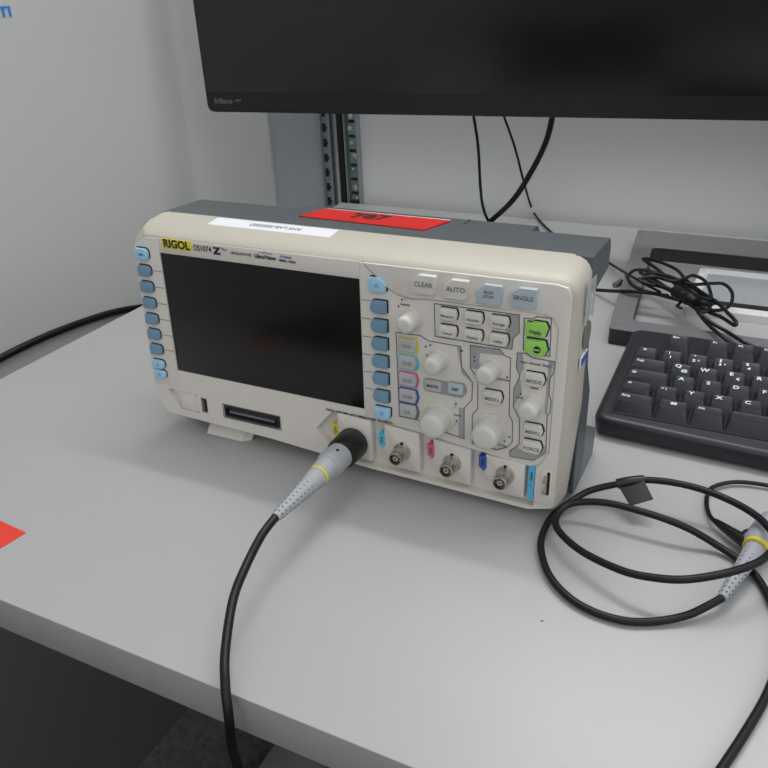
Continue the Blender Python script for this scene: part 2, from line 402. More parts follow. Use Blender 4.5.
# channel keys
cx, cz = .2106, 0
ck = [(-.0062, -.0046, .0008), (.0050, -.0046, .0012), (.0062, 0, .0012), (.0050, .0046, .0012), (-.0062, .0046, .0008)]
for z, t, rimc in ((92.6, 'CH1', 'yellow'), (81.1, 'CH2', 'cyan'), (69.5, 'CH3', 'pink'), (58.2, 'CH4', 'dblue'), (47.4, 'LA', 'midink')):
    b = MB(); b.prism(at(rpoly(ck, 3), .2110, z/1000, 1.14), 0, .0012, rimc)
    b.prism(at(rpoly(ck, 3), .2106, z/1000), -.0014, .0012, 'chgrey', bevel=.0006, top=(.95, .92), seg=3)
    b.text(t, .0036, tx(.2104, z/1000-.0004, -.0015), 'midink'); b.build('key', osc, 'silver-grey key marked %s' % t)
# MATH REF bar
b = MB(); b.prism(mm(rpoly([(221,72.6,2),(221,63.9,2),(246.5,63.4,2),(249.6,67.5,2),(249,72.8,2)], 3)), .0001, .0008, 'recess'); b.build('key_surround', osc, 'mid-grey bar behind two keys')
key('key', rpoly([(-.0058, -.0038, .001), (.0058, -.0038, .001), (.0058, .0038, .001), (-.0058, .0038, .001)], 3), .2276, .0684, 'chgrey', h=.001, txt='MATH', size=.0028, rim='recess', label='grey key marked MATH')
key('key', rpoly([(-.0052, -.0038, .0015), (.0052, -.0038, .0015), (.0052, .0038, .0015), (-.0052, .0038, .0015)], 3), .2426, .0692, 'iceblue', h=.001, txt='REF', size=.0028, rim='recess', label='pale key marked REF')
sk = [(-.0060, -.0042, .001), (.0046, -.0042, .0014), (.0060, 0, .001), (.0046, .0042, .0014), (-.0060, .0042, .001)]
for x, z, t in ((266.6, 68.6, 'MENU'), (291.2, 84.8, 'MODE'), (292.2, 51.8, 'MENU'), (292.2, 40.6, 'FORCE')):
    key('key', rpoly(sk, 3), x/1000, z/1000, 'button', h=.0024, txt=t, size=.0032, tm='midink', tz=-.0008, label='off-white key marked ' + t)
# knobs
def knob(x, z, r, L, label):
    b = MB(); b.lathe((x, .001, z), (0, -1, 0), [(0, r*1.12), (.0018, r*1.10), (.0022, r), (L-.003, r*.93), (L-.0014, r*.88), (L-.0005, r*.78), (L, r*.6), (L+.0003, r*.3), (L+.0003, 0)], 'knob', seg=48, flute=.03, nfl=16)
    b.build('knob', osc, label)
knob(.2137, .1100, .0060, .0135, 'small knob right of the upper softkeys')
knob(.2312, .0869, .0062, .0145, 'small vertical position knob')
knob(.2645, .0866, .0062, .0145, 'small horizontal position knob')
knob(.2317, .0470, .0090, .0155, 'large vertical scale knob')
knob(.2658, .0470, .0090, .0155, 'large horizontal scale knob')
knob(.2906, .0688, .0062, .0145, 'small trigger level knob')

# printed outlines and grey corner fills
P = dict(
 menu=[(227.9,121.8),(279.5,122.1),(280.0,111.5),(276.5,107.3),(276.3,100.7),(228.6,101.2)],
 vert=[(202.5,99.6),(218.7,100.1),(224.3,97.5),(244.8,97.2),(245.8,84.1),(252.9,75.1),(252.8,63.5),(247.9,56.6),(248.3,35.4),(230,38),(216.9,41.8),(203.8,41.8)],
 horiz=[(250.9,98.9),(268.9,99.4),(272.3,96.0),(275.7,95.2),(276.5,58.2),(278.8,54.2),(279.3,40.2),(276.2,36),(270,32.6),(253.8,33.4),(253.3,53.3),(256.7,58.3),(256.2,78.1),(251.3,84.4)],
 help=[(282.5,120.7),(287.3,120.8),(289.6,122.7),(297.8,122.7),(298.4,100.2),(289.8,99.4),(287.2,101.2),(282.9,101.8)],
 trig=[(279.6,99.0),(284.7,99.6),(288.6,97.5),(301.3,97.3),(301.2,90.2),(299.4,86.5),(299.6,76.0),(301.1,72.6),(300.8,64.7),(299.4,62.3),(300.1,37.8),(292.9,30.7),(278.5,30.1),(278.1,33.3),(283.6,39.7),(283.1,56.7),(278.9,64.2),(278.6,75.9),(281.8,84.6),(279.4,89.7)])
b = MB()
for k, L in P.items():
    pts = [Vector((x/1000, .0004, z/1000)) for x, z in L]; n = len(pts)
    for i in range(n):
        a, c = pts[i], pts[(i+1) % n]; d = (c-a); l = d.length; d.normalize(); nrm = Vector((-d.z, 0, d.x))*.00028
        t = bmesh.new(); vs = [t.verts.new(p+Vector((0, yy, 0))) for yy in (0, .0004) for p in (a-nrm-d*.0002, c-nrm+d*.0002, c+nrm+d*.0002, a+nrm-d*.0002)]
        for f in ((0,1,2,3), (7,6,5,4), (0,4,5,1), (1,5,6,2), (2,6,7,3), (3,7,4,0)): t.faces.new([vs[j] for j in f])
        b.merge(t, 'midink')
b.build('section_outlines', osc, 'thin dark outlines printed round the key groups')
b = MB()
for L in ([(276.3,100.7),(272,100.8),(272,121.6),(279.5,122.1),(280,111.5),(276.5,107.3)],
          [(244.8,97.2),(242.5,97.2),(246,80),(252.9,75.1),(245.8,84.1)],
          [(247.9,56.6),(244.5,56.6),(244.5,36.2),(248.3,35.4)],
          [(250.9,98.9),(268.9,99.4),(272.3,96),(257,95),(256.6,84.5),(251.3,84.4)],
          [(279.6,99),(282.6,99.4),(284,90),(281.8,84.6),(279.4,89.7)],[(278.9,64.2),(278.6,75.9),(281.8,84.6),(283.5,75)],
          [(300.8,97),(298,97),(297.6,64),(299.4,62.3),(299.6,86)],
          [(278.3,33.2),(278.6,30.4),(292.8,31),(300,37.9),(300,42.5),(292.6,35.4),(283.2,35.2),(283,39)]):
    MB().prism(mm(L), .00045, .0008, 'fill').build('shaded_corner', osc)
b = MB()
for t, s, x, z in (('Intensity', .0018, 209, 118.6), ('Position', .0016, 225, 88), ('SCALE', .0016, 244, 51), ('POSITION', .0017, 272, 80.5), ('Auto  Normal  Single', .0021, 290.5, 94.0), ('Status', .0018, 291, 78.8),
                   ('LEVEL', .0017, 282.6, 71), ('SCALE', .0017, 273, 36.6), ('s', .003, 274.6, 40)):
    MB().text(t, s, tx(x/1000, z/1000, .0003), 'midink', bold=.02).build('printed_word', osc)
b = MB(); b.text('! MATH  300V RMS  CAT I  1MOhm = 15pF  ALL INPUTS', .0021, tx(.1735, .0352, .0008), 'ink', bold=.02)
b.build('rating_line', osc)
MB().tube([(.1958, .0003, .0345), (.1994, .0003, .0343), (.1976, .0003, .0375)], .0002, 'yellow', seg=5, closed=True).build('warning_triangle', osc)
for x, z in ((245.5, 94.5), (225.4, 95.0), (222.3, 93.5), (210.5, 123.5), (207.0, 121.5), (253.6, 92.0), (253.8, 89.6), (274.2, 82.5), (282.9, 73.4), (242.5, 59.0), (243.2, 46.8), (277.4, 43.4), (204.6, 117.0)):
    MB().lathe((x/1000, .0006, z/1000), (0, -1, 0), [(0, .0006), (.0003, .0006), (.0003, 0)], 'ink', seg=8).build('printed_dot', osc)
for x, z in ((245.5, 94.5), (242.5, 57.0), (243.5, 44.5), (253.6, 93.2), (209.8, 122.6)):
    MB().tube([(x/1000+.0011*math.cos(a), .0005, z/1000+.0011*math.sin(a)) for a in [i*PI/4 for i in range(7)]], .00013, 'midink', seg=4).build('printed_arc', osc)

# BNC bay: pads, tags, connectors
for i, x in enumerate((170.4, 205.6, 240.8, 276.0)):
    b = MB(); zt, zu = ((34.4, 33.4), (33.2, 31.4), (30.2, 28.2), (27.2, 26.2))[i]
    b.prism(mm(rpoly([(x-13.5,zt,1),(x-13.2,14,3),(x-8,3.6,3),(x+12.2,2.4-(x-170)*.012,1),(x+12.2,zu,1)], 3)), .0006, .0068, 'face', bevel=.0008)
    b.build('connector_pad', osc)
    c = ('yellow', 'cyan', 'pink', 'dblue')[i]
    b = MB(); b.prism(mm([(x-17.6,25.6),(x-12.4,25.6),(x-12.4,17.6),(x-14.2,15.4),(x-17.4,18.2)]), .0003, .0068, c)
    b.text('CH%d' % (i+1), .0026, tx((x-14.8)/1000, .0215, .0002, PI/2), 'ink', bold=.01); b.build('channel_tag', osc, ('yellow', 'cyan', 'pink', 'blue')[i] + ' channel tag')
    b = MB(); o3 = (x/1000, .0006, .0162)
    b.lathe(o3, (0, -1, 0), [(0, .0060), (.0012, .0060), (.0014, .0056), (.002, .0054), (.0022, .0048), (.0112, .0048), (.0118, .0045), (.0118, .0038), (.003, .0036), (.003, 0)], 'steel', seg=36)
    b.lathe((x/1000, -.001, .0162), (0, -1, 0), [(0, .0010), (.0012, .0018), (.0095, .0018), (.0095, .0009), (.007, .0009), (.007, 0)], 'fill', seg=20)
    for s in (-1, 1): b.lathe((x/1000, -.0082, .0162+s*.0044), (0, 0, s), [(0, .0011), (.0016, .0011), (.0018, 0)], 'steel', seg=10)
    b.lathe((x/1000, -.0004, .0226), (0, -1, 0), [(0, .0010), (.0007, .0010), (.0007, 0)], 'dark', seg=10)
    bn = b.build('input_connector', osc, 'nickel socket of channel %d' % (i+1))
# light blue probe-compensation strip
b = MB(); b.prism(mm([(290.6,25.5),(294.4,27.5),(294.2,2.2),(290.6,2.2)]), .0003, .0068, 'ltblue')
for z, t in ((19.5, 'Demo'), (12.8, '^'), (9.5, '_')): b.text(t, .0024, tx(.2925, z/1000, .0001, PI/2), 'ink')
b.build('compensation_strip', osc, 'sky blue printed strip')
b = MB(); b.box(.2990, .3050, -.0004, .0004, .0060, .0262, 'face', bevel=.0003); b.box(.3024, .3041, -.0010, 0, .0095, .0252, 'dark')
for z in (.013, .0205): b.prism([(.2998, z-.0030), (.3029, z-.0032), (.3029, z+.0026), (.3008, z+.0016)], -.0022, 0, 'steel', bevel=.0004)
b.build('compensation_terminals', osc, 'metal clips in a black slot')
# power button, USB and logic connector on the lower left
b = MB(); b.prism(mm([(20,23.6),(37.2,23.5),(37.2,8.8),(20,8.8)]), .0020, .0049, 'face', bevel=.0006)
b.box(.0225, .0231, .0017, .003, .010, .0226, 'face'); b.box(.0345, .0351, .0017, .003, .010, .0226, 'face'); b.build('power_button', osc)
b = MB(); b.box(.0401, .0454, .0020, .0058, .0102, .0221, 'steel', bevel=.0002); b.box(.0411, .0449, .0016, .004, .0110, .0213, 'dark'); b.box(.0416, .0426, .0012, .003, .0120, .0205, 'midink'); b.build('usb_socket', osc, 'black socket in a metal shell')
b = MB(); b.box(.0612, .1093, .0040, .0058, .0114, .0204, 'dark')
for z in (.0120, .0196): b.box(.0620, .1085, .0008, .005, z-.0006, z+.0006, 'ink')
for x in (.0622, .1083): b.box(x-.0006, x+.0006, .0008, .005, .0120, .0196, 'ink')
b.box(.066, .1045, .0012, .005, .0150, .0166, 'midink'); b.build('logic_connector', osc, 'black multi-pin slot')
b = MB()
L = mm([(60.4,21.2),(110.1,21.2),(110.1,10.6),(60.4,10.6)])
b.tube([(x, .0011, z) for x, z in L], .0004, 'midink', seg=6, closed=True); b.build('slot_frame', osc)

# rear housing
def yring(y, x0, x1, z0, z1, r): return [(u/1000, y/1000, v/1000) for u, v in rpoly([(x0, z0, r), (x1, z0, r), (x1, z1, r), (x0, z1, r)], 5)]
b = MB()
b.loft([yring(31, 3, 310.5, -5, 149.6, 10), yring(40, 4, 310, -6, 149, 10), yring(70, 10, 303, -7, 146, 10), yring(92, 16, 296, -7, 136, 10)], 'housing')
b.loft([[(x/1000, y/1000, z/1000) for y, z in rpoly([(30,128,1),(30,150.8,.5),(76,150.4,2.5),(80,143,4),(78,131,3),(46,127.5,2)], 4)] for x in (3, 6, 303, 311.5)], 'housing')
b.loft([[(x/1000, y/1000, z/1000) for y, z in rpoly([(60,126,1),(60,150.2,.5),(92,149.4,4),(98,143,4),(96,130,3)], 4)] for x in (88, 104, 250, 262)], 'housing')
b.loft([[(x/1000, y/1000, z/1000) for y, z in rpoly([(31,-7,1),(31,112,.5),(35,110,2),(41,80,3),(55,57,4),(55,7,3),(50,-8,2)], 4)] for x in (2, 6, 304, 312)], 'housing')
rh = b.build('rear_housing', osc, 'charcoal rear housing')
b = MB()
b.loft([[(x/1000, y/1000, z/1000) for y, z in rpoly([(31,-7,1),(31,34,.5),(53,33,3),(94,10.5,3),(92,-9.4,2),(46,-10.6,2)], 4)] for x in (4, 10, 303, 311.2)], 'housing2')
b.build('base_shell', osc, 'mid-grey lower shell behind the housing')
for q in ((.2158, .2168, .040, .088),):
    MB().box(*q, .1500, .1506, 'housing').build('handle_seam', osc)
# folding front feet
for x0 in (37.5,):
    b = MB(); t = [(x0/1000, .014, -.0010), ((x0+36)/1000, .014, -.0010), ((x0+40)/1000, .020, -.0010), ((x0-3)/1000, .020, -.0010)]
    lo = [((x0-2)/1000, .0085, -.0126), ((x0+30)/1000, .0085, -.0126), ((x0+36)/1000, .013, -.0124), ((x0+0)/1000, .013, -.0124)]
    b.loft([lo, t], 'face'); b.build('folding_foot', osc)
for x0 in (30, 265):
    b = MB(); b.box(x0/1000, (x0+18)/1000, .078, .090, -.0097, -.0060, 'rubber'); b.build('rear_foot', osc)

# stickers on the instrument
def quad(b, pts, m, th=.0002, n=(0, 0, 1)):
    n = Vector(n)*th; t = bmesh.new(); a = [t.verts.new(Vector(p)) for p in pts]; c = [t.verts.new(Vector(p)+n) for p in pts]
    t.faces.new(a[::-1]); t.faces.new(c)
    for i in range(4): t.faces.new((a[i], a[(i+1) % 4], c[(i+1) % 4], c[i]))
    b.merge(t, m)
b = MB(); quad(b, [(.104, .0531, .1508), (.2001, .0489, .1508), (.2070, .0780, .1507), (.1104, .0787, .1507)], 'red', .0006)
b.box(.112, .206, .0782, .0800, .1500, .1511, 'white')
mx = Matrix.Translation((.1520, .0670, .1517)) @ Matrix.Rotation(.03, 4, 'Z')
b.text('787', .016, mx, 'ink', sx=1.15, bold=.015)
b.build('warning_label', osc, 'red label with black digits')
b = MB(); sl = Vector((0, .013, .0029)).normalized()
def onslope(x, y): return Vector((x/1000, y/1000, (148.15+(y-16)*(151-148.2)/13)/1000+.00025))
quad(b, [onslope(52, 18.5), onslope(148, 18.5), onslope(149.5, 29), onslope(54, 29)], 'white', .0002)
rotz = Matrix.Translation(onslope(104, 24.2)+Vector((0, 0, .0003))) @ Matrix.Rotation(math.atan2(2.8, 13), 4, 'X')
b.text('ANK-LAB-008S0007', .0050, rotz @ Matrix.Rotation(PI, 4, 'Z'), 'midink', sx=.95)
b.build('inventory_label', osc, 'white strip label with small upside-down text')
b = MB(); b.box(.3133, .3136, .0145, .0315, .1180, .1400, 'clear'); b.box(.3131, .3142, .0135, .0147, .1160, .1430, 'clear'); b.box(.3131, .3142, .0310, .0322, .1160, .1400, 'clear')
b.build('card_holder', osc, 'clear plastic card holder on the right side')
b = MB(); b.lathe((.3128, .0245, .1065), (1, 0, 0), [(0, .0085), (.0006, .0085), (.0005, 0)], 'sticker', seg=32); b.build('round_sticker', osc, 'round olive-grey seal')
b = MB(); b.box(.3127, .3135, .0125, .0285, .0900, .0965, 'white'); b.box(.3131, .3137, .0135, .0275, .0908, .0955, 'dblue'); b.build('side_label', osc, 'small white label with blue print')

# --------------------------------------------- probe plugged into channel 1
def osc_pt(x, y, z):
    c, s = math.cos(TILT), math.sin(TILT); return Vector((x, y*c+z*s, -y*s+z*c+H0))
ax = (osc_pt(0, -1, 0)-osc_pt(0, 0, 0)).normalized()
base = osc_pt(.1704, 0, .0162)
def boot(b, o, a, L0=.048, L1=.097, k=1):
    b.lathe(o, a, [(L0, .0062*k), (L0+.002, .0066*k), (L0+.006, .0064*k), (L0+.020, .0052*k), (L1-.003, .0033*k), (L1, .0029*k), (L1, 0)], 'bootg', seg=24)
pr = empty('oscilloscope_probe', base+ax*.012)
tag(pr, 'probe cable with black connector and grey boot plugged into the front of the instrument', 'probe cable')
def child(bld, name, parent, label=None):
    o = bld.build(name, parent, label); o.location = -Vector(parent.location); return o
b = MB(); b.lathe(base, ax, [(.0010, 0), (.0010, .0102), (.0025, .0110), (.0185, .0106), (.0205, .0100), (.0208, .0092), (.0208, 0)], 'rubber', seg=64, flute=.025, nfl=32); child(b, 'connector_shell', pr, 'black ribbed connector shell')
b = MB(); b.lathe(base, ax, [(.0195, 0), (.0195, .0090), (.0350, .0092), (.0370, .0086), (.0374, .0078), (.0475, .0072), (.0475, 0)], 'bootg', seg=32)
u = ax.cross(Vector((0, 0, 1))).normalized(); v = u.cross(ax)
hp = base+ax*.028+(Vector((0.35, 0, 1)).normalized())*.0087
b.lathe(hp, (Vector((.35, 0, 1))), [(0, .0011), (.0007, .0011), (.0007, 0)], 'dark', seg=12)
child(b, 'connector_body', pr, 'light grey connector body')
b = MB(); b.lathe(base, ax, [(.0468, 0), (.0468, .0070), (.0495, .0070), (.0495, 0)], 'yellow', seg=32); child(b, 'marker_ring', pr, 'yellow marker ring')
def boot_slits(b, o, a, L0, L1, k=1):
    kk = k
    a = Vector(a).normalized(); u = a.cross(Vector((0, 0, 1))).normalized(); v = u.cross(a)
    n = 11
    for i in range(n):
        d = L0+.008+(L1-L0-.011)*i/(n-1); rr = (.0062-(.0062-.0031)*((d-L0-.004)/(L1-L0-.004)))*kk
        for k in range(8):
            an = 2*PI*k/8+.3+(i % 2)*.0; dr = u*math.cos(an)+v*math.sin(an)
            b.lathe(o+a*d+dr*(rr-.0001), dr, [(0, .0005), (.0003, .0005), (.0003, 0)], 'ink', seg=6)
b = MB(); boot(b, base, ax); boot_slits(b, base, ax, .048, .097); child(b, 'strain_relief', pr, 'grey tapered strain relief with small slots')
tip = base+ax*.096
pts = [tip, on(262, 535, .031), on(246, 566, .028), on(233, 600, .022), on(225.3, 651, .014)]
e1 = on(225.3, 684.6, .008); pts += [e1, aty(228.7, 716, -.197), aty(232, 745.6, -.199), aty(238, 768, -.200), aty(246, 800, -.2), aty(262, 900, -.2)]
b = MB(); b.tube(smooth(pts, 10), .0025, 'cable', seg=12); child(b, 'cable', pr)

# --------------------------------------------- coiled second probe on the desk
c2 = empty('oscilloscope_probe', on(650, 560, 0))
tag(c2, 'spare probe cable lying coiled on the desk in front of the keyboard', 'probe cable')
r2 = .00215
tipb = on(722, 598, .0075)
bdir = (on(768, 530, .011)-tipb).normalized()
raw = [(722,598,.0075),(703.5,608,.006),(685,616,.0045),(654,621.5,.003),(623,620.5,.003),(592,611,.003),(567,595.7,.0035),(548.6,574,.004),(541,549,.004),(544,530.6,.004),(555,513.5,.005),
       (576.5,498,.008),(592,490,.011),(620,483.5,.016),(643,480,.02),(672.5,482.5,.022),(703.5,490,.022),(731,501,.022),(753,513.5,.023),(767,526,.024),(777,541,.024),(768,555,.024),
       (753,564.7,.025),(722,574,.025),(685,579.5,.023),(654,577.7,.020),(623,571,.017),(586,554,.013),(564,537,.011),(555.5,523,.010),(561,510,.011),(576,502.7,.013),(607,503,.016),(648,513.5,.016),(685,527,.013),(716,544.5,.0055),(741,561.6,.003),(758,578.6,.003),(768,596,.003),
       (778,620,.003),(780,655,.003),(768,692,.003),(748,728,.003),(722,768,.003)]
pts = [on(*p) for p in raw]
pts += [on(706, 790, .003), on(692, 812, .0035)]
y = min(pts[-1].y, DY0)
pts += [Vector((pts[-1].x-.01, DY0-.006, -.004)), Vector((pts[-1].x-.014, DY0-.010, -.03)), Vector((pts[-1].x-.016, DY0-.010, -.12))]
b = MB(); b.tube(smooth(pts, 8), r2, 'cable', seg=12); child(b, 'cable', c2)
b = MB(); o0 = tipb+bdir*.097
boot(b, o0, -bdir, k=.86); boot_slits(b, o0, -bdir, .048, .097, k=.86); child(b, 'strain_relief', c2, 'grey tapered strain relief with small slots')
b = MB(); b.lathe(o0, -bdir, [(.0468, 0), (.0468, .0072), (.0498, .0072), (.0498, 0)], 'yellow', seg=32); child(b, 'marker_ring', c2, 'yellow marker ring')
b = MB(); b.lathe(o0, -bdir, [(.020, 0), (.020, .0075), (.030, .0088), (.044, .0086), (.0470, .0070), (.0470, 0)], 'bootg', seg=32); child(b, 'connector_body', c2, 'light grey connector body')
# black flag of heat shrink
b = MB(); q = [on(617, 483, .017), on(643, 479, .0215), on(653, 499, .017), on(630, 505.5, .012)]
rings = []
for i in range(7):
    t = i/6; a = q[0].lerp(q[3], t); c = q[1].lerp(q[2], t); rings.append([a+Vector((0, 0, .0004)), c+Vector((0, 0, .0004)), c-Vector((0, 0, .0004)), a-Vector((0, 0, .0004))])
b.loft(rings, 'rubber'); cc = smooth([on(617, 484, .0165), on(630, 481.5, .019), on(644, 480, .020)], 4)
b.tube(cc, .0032, 'rubber', seg=12); child(b, 'cable_flag', c2, 'black folded tape flag')
# ground lead and clip
gl = [(812,505,.003),(790,492,.003),(768,485.5,.003),(740,482,.003),(722,484,.003),(709.5,490,.003),(706.5,503,.003),(710,516,.004),(718,524,.006)]
b = MB(); b.tube(smooth([on(*p) for p in gl], 8), .0014, 'cable', seg=10); child(b, 'ground_lead', c2)
b = MB(); b.tube([on(715, 521, .0055), on(722, 526, .006), on(735, 535, .007), on(746, 542, .0075), on(752, 546, .0075)], lambda t: .0018+.0034*t, 'rubber', seg=12)
b.tube([on(743, 539, .008), on(748, 534.5, .010), on(756, 533, .011)], .0034, 'rubber', seg=10); child(b, 'ground_clip', c2, 'black clip on the ground lead')

# ------------------------------------------------------------------ monitor
mr = empty('monitor', (-.266, .440, .162), (0, 0, math.radians(5.6)))
tag(mr, 'wide black monitor on a flat open-frame stand above the instrument', 'monitor')
W_, H_ = 1.02, .33
fr = [(u, y, v) for y in (0,) for u, v in rpoly([(0, 0, .010), (W_, 0, .010), (W_, H_, .006), (0, H_, .006)], 5)]
b = MB()
def mring(y, g): return [(u, y, v) for u, v in rpoly([(g, g, .010), (W_-g, g, .010), (W_-g, H_-g, .006), (g, H_-g, .006)], 5)]
b.loft([mring(.0, .0012), mring(.001, 0), mring(.014, 0), mring(.022, .004), mring(.034, .04)], 'monitor'); 
b.text('Brilliance', .0088, tx(.0245, .0132, -.0002), 'midink', bold=.02, sx=.8); b.text('499P', .0055, tx(.0455, .0135, -.0002), 'midink', sx=.9)
b.build('housing', mr)
b = MB(); b.box(.003, W_-.003, -.0008, .001, .0235, H_-.003, 'panel', bevel=.0002); b.build('screen', mr, 'dark switched-off panel')
# stand: open rectangular base lying on the desk, with the neck out to the right
T = .0160
A = on(609, 327.5, T); B = on(638, 229.4, T); a2 = on(632.5, 320, T); b2 = on(652.5, 246.5, T)
Ro = [(A.x, A.y), (A.x+.37, A.y-.004), (B.x+.37, B.y-.002), (B.x, B.y)]
Ri = [(a2.x, a2.y), (A.x+.335, a2.y-.004), (B.x+.335, b2.y-.002), (b2.x, b2.y)]
ro = rpoly([(*p, .004) for p in Ro], 5); ri = rpoly([(*p, .009) for p in Ri], 5)
def lv(L, z, g=0):
    cxm = sum(p[0] for p in L)/len(L); cym = sum(p[1] for p in L)/len(L)
    return [Vector((x+(g if x < cxm else -g), y+(g if y < cym else -g), z)) for x, y in L]
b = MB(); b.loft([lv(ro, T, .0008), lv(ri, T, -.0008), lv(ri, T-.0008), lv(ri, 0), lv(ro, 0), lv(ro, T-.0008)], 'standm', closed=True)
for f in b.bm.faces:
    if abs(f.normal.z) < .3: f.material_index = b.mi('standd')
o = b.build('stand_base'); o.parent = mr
inv = (Matrix.Translation(mr.location) @ Matrix.Rotation(mr.rotation_euler.z, 4, 'Z')).inverted()
o.matrix_local = inv
b = MB(); b.box(.45, .55, .56, .592, T, .36, 'standm', bevel=.004); b.box(.46, .54, .53, .562, .27, .35, 'standm', bevel=.004); o = b.build('stand_neck'); o.parent = mr; o.matrix_local = inv
# white tray inside the base opening
tr = empty('tray', on(760, 290, 0)); TT = .009
p = [on(701.5, 268, TT), on(690, 292, TT), on(700, 300, TT)]
tl, bl = on(700, 267, TT), on(686, 306, TT)
b = MB(); w_ = .17
def q4(l, t, r, bo, z, rr): return [Vector((x, y, z)) for x, y in rpoly([(l, bo, rr), (r, bo, rr), (r, t, rr), (l, t, rr)], 4)]
l0 = min(tl.x, bl.x)
b.loft([q4(l0, tl.y, l0+w_, bl.y, 0, .004), q4(l0, tl.y, l0+w_, bl.y, TT-.001, .004), q4(l0+.001, tl.y-.001, l0+w_-.001, bl.y+.001, TT, .004),
        q4(l0+.008, tl.y-.009, l0+w_-.008, bl.y+.012, TT, .003), q4(l0+.009, tl.y-.010, l0+w_-.009, bl.y+.013, TT-.003, .003)], 'tray'); child(b, 'tray_body', tr)
b = MB(); b.box(l0+.010, l0+w_-.01, bl.y+.030, tl.y-.011, TT-.0035, TT-.0025, 'grille'); child(b, 'inlay', tr, 'grey inlay')
b = MB(); b.box(l0+.010, l0+w_-.01, bl.y+.014, bl.y+.029, TT-.0035, TT-.0018, 'dark'); child(b, 'slot', tr, 'black bar along the front')  # black bar across the tray front
tag(tr, 'white flat tray with grey inlay lying inside the open monitor stand base', 'tray')

# ----------------------------------------------------------------- keyboard
KA = 0
kb = empty('keyboard', (.3045, .1150, 0), (0, 0, KA))
tag(kb, 'black QWERTZ keyboard with white legends on the desk at the right', 'keyboard')
KW, KD = .31, .1490
def kring(z, g, gy0=0, r=.012): return [(u, v, z+(max(v, 0)*.065 if z > .004 else 0)) for u, v in rpoly([(g, g+gy0, r), (.07, g-.0035, .05), (.155, g-.0075, .05), (.24, g-.0035, .05), (KW-g, g+gy0, r), (KW-g, KD-g, .008), (g, KD-g, .008)], 5)]
b = MB(); b.loft([kring(.0015, .004), kring(.003, .001), kring(.012, 0), kring(.0145, .0008), kring(.0160, .0025), kring(.0165, .0045, 0, .010)], 'kcase')
for x in (.02, KW-.03): b.box(x, x+.012, .01, .02, 0, .002, 'rubber'); b.box(x, x+.012, KD-.022, KD-.012, 0, .006, 'rubber')
b.build('case', kb)
U = .0190; X0 = .0115; Y0 = .0107; V = .0181
def deck(y): return .0152+y*.065
b = MB(); b.prism([(X0-.002, Y0-.002), (X0+15*U+.001, Y0-.002), (X0+15*U+.001, Y0+5*V+.0015), (X0-.002, Y0+5*V+.0015)], .0, .0005, 'dark', plane='xy', mx=Matrix.Translation((0, 0, .0165)) @ Matrix(((1,0,0,0),(0,1,0,0),(0,.065,1,0),(0,0,0,1))))
b.build('key_well', kb, 'black well beneath the keys')
rows = [
 [('Strg', 1.5), ('#win', 1.25), ('Alt', 1.25), ('', 6.25), ('AltGr', 1.25), ('', 1.25), ('Strg', 2.25)],
 [('^', 1.25), ('< |', 1), ('Y', 1), ('X', 1), ('C', 1), ('V', 1), ('B', 1), ('N', 1), ('M', 1), (',', 1), ('.', 1), ('-', 1), ('', 2.75)],
 [('o', 1.75), ('A', 1), ('S', 1), ('D', 1), ('F', 1), ('G', 1), ('H', 1), ('J', 1), ('K', 1), ('L', 1), ('Ö', 1), ('Ä', 1), ('#', 1), ('', 1.25)],
 [('Tab', 1.5), ('Q', 1), ('W', 1), ('E', 1), ('R', 1), ('T', 1), ('Z', 1), ('U', 1), ('I', 1), ('O', 1), ('P', 1), ('Ü', 1), ('+', 1), ('', 1.5)],
 [('^', 1), ('!\n1', 1), ('"\n2 ²', 1), ('§\n3 ³', 1), ('$\n4', 1), ('%\n5', 1), ('&\n6', 1), ('/\n7', 1), ('(\n8', 1), (')\n9', 1), ('=\n0', 1), ('?', 1), ('´', 1), ('', 2)],
 [(None, 1.05), ('Esc', 1), (None, .58), ('F1', 1), ('F2', 1), ('F3', 1), ('F4', 1), (None, .2), ('F5', 1), ('F6', 1), ('F7', 1), ('F8', 1), (None, 0), ('F9', 1), ('F10', 1), ('F11', 1), ('F12', 1)]]
